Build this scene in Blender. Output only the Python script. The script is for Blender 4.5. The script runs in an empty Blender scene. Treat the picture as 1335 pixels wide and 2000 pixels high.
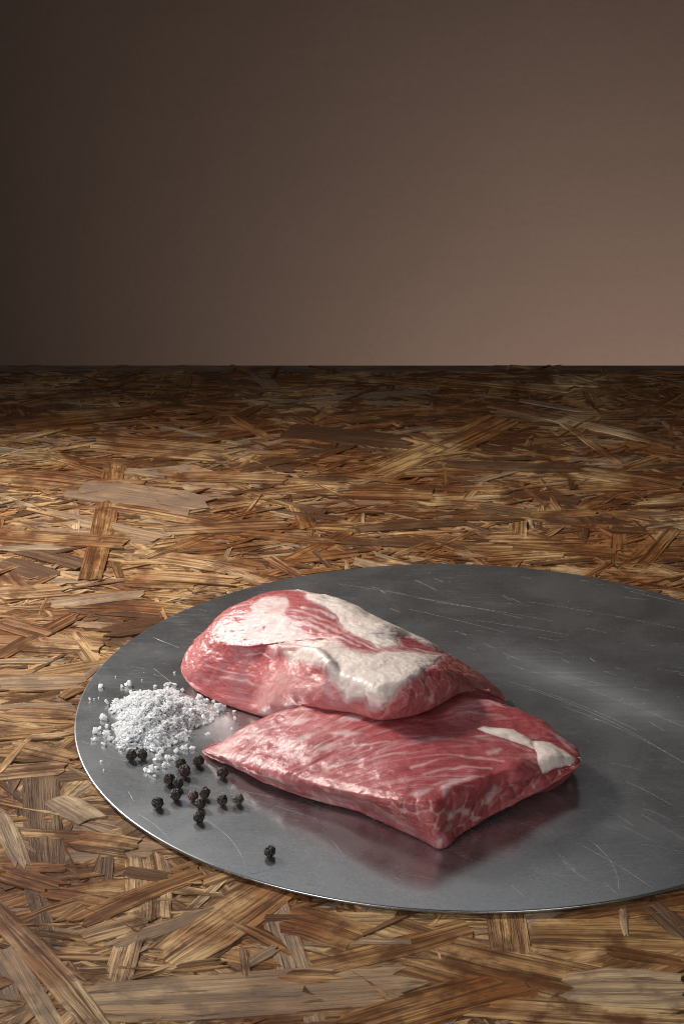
import bpy, bmesh, math, random
import numpy as np
from mathutils import Vector, Matrix
from mathutils.bvhtree import BVHTree

random.seed(7)
RNG = np.random.default_rng(11)
SC = bpy.context.scene
COL = SC.collection

# ------------------------------------------------------------------ camera
F_MM, SENSOR = 75.0, 36.0
CAM = Vector((-0.0502, -0.8328, 0.4129))
PITCH = math.radians(21.00)
cd = bpy.data.cameras.new('camera')
cam = bpy.data.objects.new('camera', cd)
COL.objects.link(cam)
cd.sensor_fit = 'VERTICAL'
cd.sensor_height = SENSOR
cd.lens = F_MM
cd.clip_start = 0.02
cd.clip_end = 50
cam.location = CAM
cam.rotation_euler = (math.radians(90) - PITCH, 0, 0)
cd.dof.use_dof = True
cd.dof.focus_distance = 0.92
cd.dof.aperture_fstop = 110
SC.camera = cam

# ------------------------------------------------------------------ world, view, lamps
w = bpy.data.worlds.new("World")
SC.world = w
w.use_nodes = True
w.node_tree.nodes['Background'].inputs[0].default_value = (0.85, 0.93, 1.0, 1)
w.node_tree.nodes['Background'].inputs[1].default_value = 0.012
SC.view_settings.view_transform = 'Standard'
SC.view_settings.look = 'None'
SC.view_settings.gamma = 1
SC.view_settings.exposure = 0
SC.render.engine = 'CYCLES'
SC.cycles.use_denoising = True
SC.cycles.filter_width = 1.0
SC.cycles.max_bounces = 10
SC.cycles.diffuse_bounces = 8


def lamp(name, kind, loc, target, power, color, **kw):
    ld = bpy.data.lights.new(name, kind)
    ld.energy = power
    ld.color = color
    for k, v in kw.items():
        setattr(ld, k, v)
    o = bpy.data.objects.new(name, ld)
    COL.objects.link(o)
    o.location = loc
    o.rotation_euler = (Vector(target) - Vector(loc)).to_track_quat('-Z', 'Y').to_euler()
    return o


# key lamp: back left, fairly low, gridded so the far table stays dark
lamp('key_lamp', 'SPOT', (-0.50, 0.36, 0.40), (-0.06, 0.03, 0), 28.5, (1.0, 0.94, 0.87),
     spot_size=math.radians(76), spot_blend=1.0, shadow_soft_size=0.06)
# large weak unseen fill, added high behind the table to give the plate grey reflections
lamp('rear_fill', 'AREA', (-0.30, 1.15, 0.98), (0.0, -0.05, 0), 1.0, (0.94, 0.97, 1.0),
     shape='RECTANGLE', size=1.3, size_y=0.4)
# weak fill from the front left
lamp('fill_lamp', 'AREA', (-0.75, -0.85, 0.55), (0.0, -0.04, 0), 0.6, (0.95, 0.97, 1.0),
     shape='RECTANGLE', size=0.5, size_y=0.5, spread=math.radians(50))
# weak fill added in front, right of the camera, to lift the slab's dark side
lamp('front_fill', 'AREA', (0.35, -1.15, 0.7), (0.02, -0.06, 0), 0.38, (0.97, 0.98, 1.0),
     shape='RECTANGLE', size=0.5, size_y=0.5, spread=math.radians(60))
# lamp under the level of the table, washing the backdrop
lamp('backdrop_lamp', 'SPOT', (0.29, 0.76, -0.50), (0.25, 1.3, -0.20), 14.5, (1.0, 0.945, 0.88),
     spot_size=math.radians(119), spot_blend=1.0, shadow_soft_size=0.08)

# ------------------------------------------------------------------ helpers
SP, CP = math.sin(PITCH), math.cos(PITCH)
FPX = 2000 * F_MM / SENSOR


def ray(px, py):
    a = (px - 667.5) / FPX
    b = (1000 - py) / FPX
    return Vector((a, CP + b * SP, -SP + b * CP)).normalized()


def at(px, py, z):
    """point of the photograph's pixel (px, py) at height z (metres)"""
    d = ray(px, py)
    t = (z - CAM.z) / d.z
    return CAM + d * t


def tag(o, label=None, cat=None, group=None, kind=None):
    if label: o['label'] = label
    if cat: o['category'] = cat
    if group: o['group'] = group
    if kind: o['kind'] = kind
    return o


def link(name, me, mat=None, parent=None):
    o = bpy.data.objects.new(name, me)
    COL.objects.link(o)
    if mat is not None and not me.materials:
        me.materials.append(mat)
    if parent is not None:
        o.parent = parent
    return o


def empty(name, loc=(0, 0, 0)):
    o = bpy.data.objects.new(name, None)
    o.empty_display_size = 0.02
    COL.objects.link(o)
    o.location = loc
    return o


def mesh_np(name, V, Q, smooth=True):
    me = bpy.data.meshes.new(name)
    V = np.asarray(V, np.float32)
    Q = np.asarray(Q, np.int32)
    k = Q.shape[1]
    me.vertices.add(len(V))
    me.vertices.foreach_set('co', V.ravel())
    me.loops.add(Q.size)
    me.loops.foreach_set('vertex_index', Q.ravel())
    me.polygons.add(len(Q))
    me.polygons.foreach_set('loop_start', np.arange(0, Q.size, k, dtype=np.int32))
    me.polygons.foreach_set('loop_total', np.full(len(Q), k, np.int32))
    me.polygons.foreach_set('use_smooth', np.full(len(Q), smooth, bool))
    me.update(calc_edges=True)
    return me


def fattr(me, name, arr):
    a = me.attributes.new(name, 'FLOAT', 'POINT')
    a.data.foreach_set('value', np.asarray(arr, np.float32))


def vattr(me, name, arr):
    a = me.attributes.new(name, 'FLOAT_VECTOR', 'POINT')
    a.data.foreach_set('vector', np.asarray(arr, np.float32).ravel())


def _h(ix, iy, iz, seed):
    n = (ix * 374761393 + iy * 668265263 + iz * 2147483647 + seed * 144665) & 0xffffffff
    n = ((n ^ (n >> 13)) * 1274126177) & 0xffffffff
    n = ((n ^ (n >> 16)) * 2246822519) & 0xffffffff
    return ((n ^ (n >> 15)) & 0xffffff) / float(0xffffff) * 2 - 1


def noise(P, scale, seed=0, octv=1, gain=0.5):
    """value noise in -1..1 of points P (n,3)"""
    out = np.zeros(len(P))
    amp, tot = 1.0, 0.0
    for o in range(octv):
        X = P * scale + 37.3 * (o + 1) + seed * 5.7
        I = np.floor(X).astype(np.int64)
        f = X - I
        u = f * f * (3 - 2 * f)
        r = 0
        for dx in (0, 1):
            for dy in (0, 1):
                for dz in (0, 1):
                    wt = (u[:, 0] if dx else 1 - u[:, 0]) * (u[:, 1] if dy else 1 - u[:, 1]) * (u[:, 2] if dz else 1 - u[:, 2])
                    r = r + wt * _h(I[:, 0] + dx, I[:, 1] + dy, I[:, 2] + dz, seed + o)
        out += amp * r
        tot += amp
        amp *= gain
        scale *= 2.0
    return out / tot


# ------------------------------------------------------------------ material helpers
class NT:
    def __init__(s, name):
        s.m = bpy.data.materials.new(name)
        s.m.use_nodes = True
        s.t = s.m.node_tree
        s.b = s.t.nodes['Principled BSDF']
        s.out = s.t.nodes['Material Output']

    def n(s, typ, ins=None, **kw):
        nd = s.t.nodes.new(typ)
        for k, v in kw.items():
            setattr(nd, k, v)
        if ins:
            for k, v in ins.items():
                s.set(nd.inputs[k], v)
        return nd

    def set(s, sock, v):
        if isinstance(v, bpy.types.NodeSocket):
            s.t.links.new(v, sock)
        elif isinstance(v, bpy.types.Node):
            s.t.links.new(v.outputs[0], sock)
        else:
            if isinstance(v, tuple) and len(v) == 3 and sock.type == 'RGBA':
                v = v + (1,)
            sock.default_value = v

    def math(s, op, a, b=0.0, c=0.0, clamp=False):
        nd = s.n('ShaderNodeMath', {0: a, 1: b, 2: c}, operation=op)
        nd.use_clamp = clamp
        return nd.outputs[0]

    def mix(s, fac, a, b, typ='MIX'):
        nd = s.n('ShaderNodeMix', data_type='RGBA', blend_type=typ)
        s.set(nd.inputs[0], fac)
        s.set(nd.inputs[6], a)
        s.set(nd.inputs[7], b)
        return nd.outputs[2]

    def ramp(s, fac, stops):
        nd = s.n('ShaderNodeValToRGB', {0: fac})
        e = nd.color_ramp.elements
        while len(e) < len(stops):
            e.new(0.5)
        for i, (p, c) in enumerate(stops):
            e[i].position = p
            e[i].color = (c + (1,)) if isinstance(c, tuple) else (c, c, c, 1)
        return nd.outputs[0]

    def map(s, val, a, b, c=0.0, d=1.0, smooth=False):
        nd = s.n('ShaderNodeMapRange', {0: val, 1: a, 2: b, 3: c, 4: d})
        if smooth: nd.interpolation_type = 'SMOOTHSTEP'
        return nd.outputs[0]

    def noise(s, vec, scale, detail=4, rough=0.55, dist=0.0):
        nd = s.n('ShaderNodeTexNoise', {'Scale': scale, 'Detail': detail, 'Roughness': rough, 'Distortion': dist})
        if vec is not None: s.set(nd.inputs['Vector'], vec)
        return nd.outputs[0]

    def mapping(s, vec, scale=(1, 1, 1), rot=(0, 0, 0), loc=(0, 0, 0)):
        return s.n('ShaderNodeMapping', {0: vec, 1: loc, 2: rot, 3: scale}).outputs[0]

    def attr(s, name, out=2):
        return s.n('ShaderNodeAttribute', attribute_name=name).outputs[out]

    def P(s, **kw):
        for k, v in kw.items():
            s.set(s.b.inputs[k.replace('_', ' ')], v)

    def bump(s, h, strength, dist, normal=None):
        nd = s.n('ShaderNodeBump', {'Strength': strength, 'Distance': dist, 'Height': h})
        if normal is not None: s.set(nd.inputs['Normal'], normal)
        return nd.outputs[0]


# ------------------------------------------------------------------ materials
def mat_backdrop():
    t = NT('backdrop_paper')
    pos = t.n('ShaderNodeNewGeometry').outputs['Position']
    n1 = t.noise(pos, 2.2, 3)
    n2 = t.noise(pos, 160, 3)
    c = t.mix(t.map(n1, .3, .7), (0.204, 0.132, 0.100), (0.226, 0.147, 0.113))
    c = t.mix(t.map(n2, .3, .7, 0, .10), c, (0.12, 0.08, 0.07))
    t.P(Base_Color=c, Roughness=0.9)
    cr = t.noise(t.mapping(pos, (1.3, 1, 30)), 1.0, 2)
    n3 = t.noise(pos, 26, 4, .6)
    t.P(Normal=t.bump(n2, 0.3, 0.0006, t.bump(n3, 0.5, 0.002, t.bump(cr, 0.15, 0.004))))
    return t.m


def mat_strand(stuff=False):
    t = NT('splinter_wood' if stuff else 'strand_wood')
    uv = t.n('ShaderNodeUVMap', uv_map='grain').outputs[0]
    tint = t.attr('tint')
    rnd = t.n('ShaderNodeObjectInfo').outputs['Random']
    r = t.math('FRACT', t.math('ADD', tint, rnd))
    r2 = t.math('FRACT', t.math('MULTIPLY', r, 7.31))
    r3 = t.math('FRACT', t.math('MULTIPLY', r, 23.7))
    off = t.n('ShaderNodeCombineXYZ', {0: t.math('MULTIPLY', r, 5.0), 1: t.math('MULTIPLY', r2, 9.0), 2: t.math('MULTIPLY', r, 17)})
    v = t.n('ShaderNodeVectorMath', {0: uv, 1: off}, operation='ADD').outputs[0]
    pos = t.n('ShaderNodeNewGeometry').outputs['Position']
    grain = t.noise(t.mapping(v, (14, 430, 1)), 1.0, 5, .72, .3)
    wide = t.noise(t.mapping(v, (7, 130, 1)), 1.0, 4, .65, .5)
    fleck = t.noise(t.mapping(v, (60, 300, 1)), 1.0, 3, .6)
    stain = t.noise(pos, 16, 5, .6, .4)
    stain2 = t.noise(pos, 55, 4, .6)
    base = t.ramp(r, [(0.0, (0.36, 0.165, 0.055)), (0.25, (0.58, 0.35, 0.145)), (0.55, (0.72, 0.48, 0.24)),
                      (0.8, (0.48, 0.25, 0.09)), (1.0, (0.64, 0.46, 0.27))])
    c = t.mix(t.map(grain, .44, .58, 0, .85), base, (0.070, 0.026, 0.009))
    c = t.mix(t.map(wide, .50, .64, 0, .7), c, (0.15, 0.062, 0.022))
    c = t.mix(t.map(wide, .47, .34, 0, .5), c, (0.72, 0.50, 0.28))
    # brown varnish stain, as blotches
    c = t.mix(t.map(t.math('ADD', stain, t.map(t.n('ShaderNodeSeparateXYZ', {0: pos}).outputs[1], .05, .45, 0, .10)), .44, .60, 0, .92), c, t.mix(0.9, c, (0.42, 0.225, 0.115), 'MULTIPLY'))
    c = t.mix(t.map(stain2, .50, .62, 0, .75), c, (0.085, 0.028, 0.008))
    c = t.mix(t.math('MULTIPLY', t.map(r3, .84, .86), .78), c, (0.075, 0.035, 0.017))
    c = t.mix(t.math('MULTIPLY', t.map(r3, .12, .10), .4), c, (0.36, 0.28, 0.20))
    c = t.mix(t.map(fleck, .60, .68, 0, .6), c, (0.05, 0.025, 0.012))
    t.P(Base_Color=c, Roughness=t.map(grain, .3, .7, .42, .62))
    t.b.inputs['Specular IOR Level'].default_value = 0.12
    h = t.math('ADD', t.math('MULTIPLY', grain, -1.0), t.math('MULTIPLY', wide, -1.2))
    t.P(Normal=t.bump(h, 1.0, 0.0015))
    return t.m


def mat_boardcore():
    t = NT('board_core')
    pos = t.n('ShaderNodeNewGeometry').outputs['Position']
    g = t.noise(t.mapping(pos, (40, 260, 260)), 1.0, 5, .65, .5)
    c = t.mix(t.map(g, .35, .65), (0.045, 0.02, 0.01), (0.18, 0.09, 0.04))
    t.P(Base_Color=c, Roughness=.7, Normal=t.bump(g, .8, .001))
    return t.m


def mat_plate():
    t = NT('worn_steel')
    pos = t.n('ShaderNodeNewGeometry').outputs['Position']
    # brushed direction falls slightly to the right
    br = t.mapping(pos, (60, 1500, 1), (0, 0, math.radians(24)))
    dist = t.noise(pos, 5, 2)
    b1 = t.noise(br, 1.0, 3, .7)
    b2 = t.noise(t.mapping(pos, (5, 260, 1), (0, 0, math.radians(46))), 1.0, 3, .6)
    fine = t.noise(pos, 800, 3, .75)
    smudge = t.noise(pos, 24, 5, .6, .6)
    big = t.noise(pos, 9, 4, .6, .5)
    # broad scuffed streak on the right half
    sv = t.mapping(pos, (1, 1, 1), (0, 0, math.radians(46)), (0, 0, 0))
    sx = t.n('ShaderNodeSeparateXYZ', {0: sv})
    band = t.math('POWER', t.math('MAXIMUM', t.math('SUBTRACT', 1.0, t.math('ABSOLUTE', t.math('DIVIDE', t.math('SUBTRACT', sx.outputs[1], 0.058), 0.030))), 0.0), 1.3)
    band = t.math('MULTIPLY', band, t.math('MULTIPLY', t.map(sx.outputs[0], -.05, .0), t.map(sx.outputs[0], .11, .06)))
    scuff = t.math('MULTIPLY', band, t.map(b2, .1, .95, .15, 1))
    lines = t.math('MULTIPLY', t.map(b1, .58, .74), t.map(big, .40, .65))
    lvl = t.math('ADD', t.math('MULTIPLY', lines, .5), t.math('MULTIPLY', scuff, .6), clamp=True)
    c = t.mix(t.map(smudge, .3, .7), (0.38, 0.385, 0.39), (0.50, 0.505, 0.51))
    c = t.mix(t.map(fine, .45, .72, 0, .45), c, (0.60, 0.61, 0.62))
    c = t.mix(t.map(fine, .42, .25, 0, .35), c, (0.2, 0.2, 0.21))
    c = t.mix(t.math('MULTIPLY', lvl, .6), c, (0.66, 0.67, 0.68))
    rg = t.math('ADD', t.map(smudge, .3, .7, .22, .31), t.math('MULTIPLY', lvl, .25))
    t.P(Base_Color=c, Roughness=rg, Metallic=t.math('SUBTRACT', 0.92, t.math('MULTIPLY', lvl, .4)))
    h = t.math('ADD', t.math('MULTIPLY', b1, .5), t.math('MULTIPLY', fine, .5))
    t.P(Normal=t.bump(h, 0.10, 0.00025))
    return t.m


def mat_scratch():
    t = NT('scratched_steel')
    pos = t.n('ShaderNodeNewGeometry').outputs['Position']
    n = t.noise(pos, 700, 2)
    c = t.mix(t.map(n, .4, .6), (0.17, 0.18, 0.19), (0.36, 0.37, 0.38))
    t.P(Base_Color=c, Roughness=.5, Metallic=.35)
    return t.m


def meat_nodes(t, pale, red):
    pos = t.n('ShaderNodeNewGeometry').outputs['Position']
    fat = t.attr('fat')
    side = t.attr('side')
    gr = t.attr('grain', 1)
    fib = t.noise(t.mapping(gr, (45, 900, 900)), 1.0, 4, .6, .3)
    streak = t.noise(t.mapping(gr, (20, 260, 260)), 1.0, 5, .68, .7)
    blot = t.noise(pos, 30, 6, .62, .5)
    fine = t.noise(pos, 1300, 4, .75)
    deep = t.mix(pale, (0.36, 0.052, 0.060), (0.54, 0.16, 0.155))
    rose = t.mix(pale, (0.47, 0.100, 0.110), (0.64, 0.27, 0.25))
    c = t.mix(t.map(blot, .35, .68), deep, rose)
    c = t.mix(t.map(fib, .42, .66, 0, .32), c, (0.64, 0.24, 0.24))
    # marbling along the grain
    marb = t.math('MULTIPLY', t.map(streak, .52, .64), t.attr('marble'))
    c = t.mix(t.math('MULTIPLY', marb, .62), c, (0.74, 0.46, 0.44))
    # cut side: bundles edged with fat (seams and bundles come with the mesh)
    sc = t.mix(t.attr('bundle'), (0.36, 0.05, 0.055), (0.60, 0.17, 0.15))
    sc = t.mix(t.map(fib, .35, .7, 0, .3), sc, (0.66, 0.28, 0.26))
    sc = t.mix(t.math('MULTIPLY', t.attr('seam'), .8), sc, (0.80, 0.58, 0.53))
    c = t.mix(side, c, sc)
    c = t.mix(red, c, t.mix(1.0, c, (0.70, 0.48, 0.52), 'MULTIPLY'))     # the darker, redder cut
    # membrane fat, and the sheen painted on the upper cut's front face
    fm = t.math('MULTIPLY', fat, t.map(fib, .25, .6, .72, .95))
    c = t.mix(fm, c, t.mix(t.map(blot, .3, .7), (0.58, 0.44, 0.44), (0.74, 0.62, 0.58)))
    rough = t.math('ADD', t.map(fine, .35, .65, .2, .42), t.math('MULTIPLY', fat, .22))
    h = t.math('ADD', t.math('MULTIPLY', fine, .6), t.math('MULTIPLY', fib, 1.2))
    h = t.math('ADD', h, t.math('MULTIPLY', streak, .8))
    t.P(Base_Color=c, Roughness=rough)
    t.b.inputs['Subsurface Weight'].default_value = 0.45
    t.b.inputs['Subsurface Radius'].default_value = (1.0, 0.32, 0.22)
    t.b.inputs['Subsurface Scale'].default_value = 0.0025
    t.b.inputs['Specular IOR Level'].default_value = 0.5
    t.set(t.b.inputs['Coat Weight'], t.map(fat, 0, .8, .42, .08))
    t.b.inputs['Coat Roughness'].default_value = 0.24
    nrm = t.bump(h, 0.42, 0.0006)
    t.P(Normal=nrm)
    t.set(t.b.inputs['Coat Normal'], t.bump(t.math('ADD', t.math('MULTIPLY', t.noise(pos, 850, 2, .7), .7), t.noise(pos, 300, 3, .7)), .65, 0.0008))


def mat_meat(name, red=0.0):
    t = NT(name)
    meat_nodes(t, t.attr('pale'), red)
    return t.m


def mat_fat():
    t = NT('pork_fat')
    pos = t.n('ShaderNodeNewGeometry').outputs['Position']
    n = t.noise(pos, 60, 5, .6, .5)
    n2 = t.noise(pos, 420, 4, .65)
    v = t.noise(t.mapping(pos, (1, 2.2, 1), (0, 0, .5)), 150, 3, .6, 1.2)
    c = t.mix(t.map(n, .3, .7), (0.78, 0.65, 0.58), (0.85, 0.75, 0.68))
    c = t.mix(t.map(v, .56, .75, 0, .45), c, (0.66, 0.42, 0.38))
    c = t.mix(t.map(t.math('ADD', t.attr('edge'), t.math('MULTIPLY', n2, .5)), .6, 1.35, 0, .75), c, (0.72, 0.46, 0.43))
    t.P(Base_Color=c, Roughness=t.map(n2, .3, .7, .28, .42))
    t.b.inputs['Subsurface Weight'].default_value = 0.4
    t.b.inputs['Subsurface Radius'].default_value = (1.0, 0.6, 0.45)
    t.b.inputs['Subsurface Scale'].default_value = 0.003
    t.b.inputs['Coat Weight'].default_value = 0.5
    t.b.inputs['Coat Roughness'].default_value = 0.25
    h = t.math('ADD', t.math('MULTIPLY', n2, .7), t.math('MULTIPLY', v, 1.3))
    t.P(Normal=t.bump(h, 0.32, 0.0006))
    return t.m


def mat_salt():
    t = NT('salt_crystal')
    pos = t.n('ShaderNodeNewGeometry').outputs['Position']
    n = t.noise(pos, 900, 3)
    t.P(Base_Color=t.mix(t.map(n, .3, .7), (0.96, 0.97, 0.98), (0.99, 0.99, 0.99)), Roughness=0.2)
    t.b.inputs['Transmission Weight'].default_value = 0.0
    t.b.inputs['IOR'].default_value = 1.5
    t.b.inputs['Subsurface Weight'].default_value = 0.6
    t.b.inputs['Subsurface Radius'].default_value = (1, 1, 1)
    t.b.inputs['Subsurface Scale'].default_value = 0.005
    t.P(Normal=t.bump(n, 0.35, 0.0003))
    tr = t.n('ShaderNodeBsdfTranslucent', {0: (0.97, 0.98, 0.99)})
    mx = t.n('ShaderNodeMixShader', {0: 0.4, 1: t.b.outputs[0], 2: tr.outputs[0]})
    t.t.links.new(mx.outputs[0], t.out.inputs[0])
    return t.m


def mat_pepper(name, a, b):
    t = NT(name)
    pos = t.n('ShaderNodeTexCoord').outputs['Object']
    n = t.noise(pos, 1500, 4, .7)
    hgt = t.attr('ridge')
    c = t.mix(t.map(hgt, .2, .85), a, b)
    c = t.mix(t.map(n, .5, .75, 0, .4), c, b)
    c = t.mix(t.map(t.n('ShaderNodeObjectInfo').outputs['Random'], .45, 1, 0, .55), c, t.mix(t.map(hgt, .2, .85), (0.02, 0.010, 0.006), (0.13, 0.075, 0.045)))
    t.P(Base_Color=c, Roughness=t.map(n, .3, .7, .45, .7))
    t.P(Normal=t.bump(n, 0.6, 0.0003))
    return t.m


M_BACK = mat_backdrop()
M_STRAND = mat_strand()
M_CORE = mat_boardcore()
M_PLATE = mat_plate()
M_SCR = mat_scratch()
M_MEAT1 = mat_meat('pork_muscle')
M_MEAT2 = mat_meat('pork_muscle_dark', 0.6)
M_FAT = mat_fat()
M_SALT = mat_salt()
M_PEP = mat_pepper('black_pepper', (0.006, 0.005, 0.004), (0.050, 0.036, 0.027))
M_PEP_BR = mat_pepper('brown_pepper', (0.030, 0.015, 0.009), (0.17, 0.095, 0.06))
M_PEP_GR = mat_pepper('grey_pepper', (0.022, 0.016, 0.012), (0.16, 0.125, 0.095))

# ------------------------------------------------------------------ backdrop
nx, nz = 60, 40
xs = np.linspace(-2.4, 2.4, nx)
zs = np.linspace(-1.6, 2.4, nz)
V = np.array([(x, 1.30 + 0.004 * math.sin(2.1 * x + z) + 0.003 * math.sin(5 * z - x), z) for z in zs for x in xs])
Q = [(j * nx + i, j * nx + i + 1, (j + 1) * nx + i + 1, (j + 1) * nx + i) for j in range(nz - 1) for i in range(nx - 1)]
tag(link('backdrop_wall', mesh_np('backdrop_wall', V, Q), M_BACK), kind='structure')

# ------------------------------------------------------------------ strand board
BX0, BX1, BY0, BY1 = -0.60, 0.62, -0.42, 0.516
board = empty('strand_board', (0, 0, 0))
tag(board, 'brown stained board of pressed overlapping wood strands under the steel plate', 'board')


def box_mesh(name, x0, x1, y0, y1, z0, z1, bev=0.0008):
    bm = bmesh.new()
    bmesh.ops.create_cube(bm, size=1)
    for v in bm.verts:
        v.co = Vector(((x0 + x1) / 2 + v.co.x * (x1 - x0), (y0 + y1) / 2 + v.co.y * (y1 - y0), (z0 + z1) / 2 + v.co.z * (z1 - z0)))
    bmesh.ops.bevel(bm, geom=bm.edges[:], offset=bev, segments=2, affect='EDGES')
    me = bpy.data.meshes.new(name)
    bm.to_mesh(me)
    bm.free()
    return me


link('core', box_mesh('core', BX0, BX1, BY0, BY1, -0.020, -0.0026), M_CORE, board)

link('edge_band', box_mesh('edge_band', BX0 + .001, BX1 - .001, BY1 - .016, BY1 - .0012, -0.0100, -0.0007), M_CORE, board)


def strand_geo(L, W, ns, nr, ragged, bend, taper, rng, th=0.0007):
    """one flat strand along x: verts, quads, uv"""
    u = np.linspace(-.5, .5, ns)
    v = np.linspace(-.5, .5, nr)
    edge_top = 1 + rng.uniform(-.07, .07, ns)
    edge_bot = 1 + rng.uniform(-.07, .07, ns)
    alt = np.where(np.arange(nr) % 2 == 0, 1, -1) * .5
    endL = (rng.uniform(-1, 1, nr) + alt) * ragged * .8
    endR = (rng.uniform(-1, 1, nr) + alt) * ragged * .8
    wob = rng.uniform(-1, 1, (ns, nr)) * 0.00012
    pts, uvs = [], []
    for i in range(ns):
        tw = 1.0 - taper * abs(2 * u[i]) ** 4
        for j in range(nr):
            x = u[i] * L
            if i == 0: x += endL[j]
            if i == ns - 1: x += endR[j]
            e = edge_top[i] if v[j] > 0 else edge_bot[i]
            y = v[j] * W * tw * e + bend * L * (4 * u[i] ** 2 - .5)
            z = wob[i, j] - 0.00012 * abs(2 * v[j]) ** 3 - 0.00015 * abs(2 * u[i]) ** 4
            pts.append((x, y, z))
            uvs.append((x, v[j] * W))
    n = len(pts)
    rim = [i * nr for i in range(ns)] + [(ns - 1) * nr + j for j in range(1, nr)] + \
          [i * nr + nr - 1 for i in range(ns - 2, -1, -1)] + [j for j in range(nr - 2, 0, -1)]
    q = [(i * nr + j, (i + 1) * nr + j, (i + 1) * nr + j + 1, i * nr + j + 1) for i in range(ns - 1) for j in range(nr - 1)]
    for k in rim:
        p = pts[k]
        pts.append((p[0] * 1.003, p[1] * 1.02, p[2] - th))
        uvs.append(uvs[k])
    m = len(rim)
    for a in range(m):
        b = (a + 1) % m
        q.append((rim[b], rim[a], n + a, n + b))
    return np.array(pts), np.array(q), np.array(uvs)


def set_uv(me, uvs):
    uvl = me.uv_layers.new(name='grain')
    li = np.empty(len(me.loops), np.int32)
    me.loops.foreach_get('vertex_index', li)
    uvl.data.foreach_set('uv', np.asarray(uvs, np.float32)[li].ravel())


def strand_mesh(name, L, W, ragged, bend, taper, tint):
    P, q, uv = strand_geo(L, W, 4, 5, ragged, bend, taper, RNG)
    me = mesh_np(name, P, q, False)
    set_uv(me, uv)
    fattr(me, 'tint', np.full(len(P), tint))
    me.materials.append(M_STRAND)
    return me


# strands one can pick out, read from the photograph: (x0,y0,x1,y1,width px, tint, ragged)
HAND = [
    (228, 893, 178, 1132, 48, .99, .001), (78, 1505, 92, 1695, 74, .72, .004), (285, 1672, 296, 1790, 84, .50, .003),
    (535, 1728, 325, 1872, 96, .35, .006), (165, 1958, 805, 1920, 84, .42, .006), (735, 1835, 1120, 1935, 118, .30, .007),
    (700, 2000, 1225, 1862, 62, .46, .006), (-20, 1765, 200, 2010, 46, .40, .004), (10, 1850, 110, 2010, 36, .55, .003),
    (1245, 1742, 1345, 1835, 44, .47, .003), (985, 1775, 1000, 1880, 78, .30, .003), (1040, 1822, 1345, 1828, 58, .04, .003),
    (745, 925, 985, 818, 42, .25, .003), (675, 958, 842, 962, 30, .58, .003), (965, 788, 1320, 868, 18, .33, .003),
    (180, 862, 440, 885, 34, .66, .004), (140, 1238, 200, 1312, 30, .52, .002), (-10, 1285, 150, 1200, 26, .45, .004),
    (0, 1335, 165, 1330, 30, .56, .005), (10, 1392, 150, 1400, 28, .38, .005), (340, 1270, 60, 1318, 22, .49, .004),
    (90, 1740, 235, 1765, 26, .41, .003), (150, 1800, 395, 1700, 34, .44, .004), (225, 1845, 420, 1775, 26, .57, .003),
    (160, 1830, 290, 1795, 34, .49, .003), (560, 1790, 700, 1830, 60, .36, .004), (0, 1700, 110, 1735, 34, .35, .003),
    (1000, 1066, 1200, 1080, 18, .62, .003), (1080, 812, 1210, 905, 14, .34, .002), (455, 815, 530, 858, 12, .30, .002),
    (0, 1160, 120, 1150, 26, .52, .004), (100, 1180, 280, 1160, 18, .55, .003), (260, 1120, 460, 1135, 20, .60, .003),
    (700, 1032, 905, 1018, 15, .61, .003), (470, 1040, 660, 1060, 14, .50, .003), (320, 1035, 560, 1022, 22, .70, .003),
    (0, 1045, 250, 1060, 26, .68, .004), (150, 950, 400, 990, 44, .66, .005), (0, 930, 160, 945, 30, .30, .004),
    (560, 840, 800, 862, 26, .27, .003), (860, 905, 1140, 915, 16, .36, .003), (1130, 920, 1330, 950, 22, .35, .003),
    (350, 930, 560, 935, 20, .31, .003), (30, 830, 300, 800, 22, .28, .003), (620, 733, 860, 752, 9, .31, .003),
    (850, 738, 1100, 764, 10, .35, .003), (1100, 1150, 1190, 1100, 12, .5, .002), (480, 1885, 540, 1850, 18, .38, .002),
    (475, 1850, 482, 1905, 16, .58, .002), (350, 1890, 430, 1880, 20, .60, .003), (1215, 1775, 1222, 1830, 18, .57, .002),
    (400, 1725, 590, 1650, 30, .43, .003), (30, 1455, 150, 1480, 24, .36, .003), (60, 1440, 130, 1435, 12, .29, .002),
    (880, 1960, 1335, 1990, 40, .30, .004), (560, 1905, 660, 1910, 26, .98, .003), (240, 1700, 330, 1715, 22, .46, .002),
    (1180, 1855, 1335, 1880, 20, .42, .003), (1120, 1930, 1340, 1930, 70, .28, .006),
    (0, 1215, 90, 1240, 24, .50, .003), (210, 1235, 330, 1215, 26, .42, .003), (0, 1505, 60, 1440, 14, .35, .002),
    (0, 1590, 45, 1690, 34, .44, .003), (110, 1560, 180, 1600, 40, .5, .003), (150, 1640, 260, 1655, 38, .4, .003)]
rest_z = []
nvar = 0
order = 0
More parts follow.
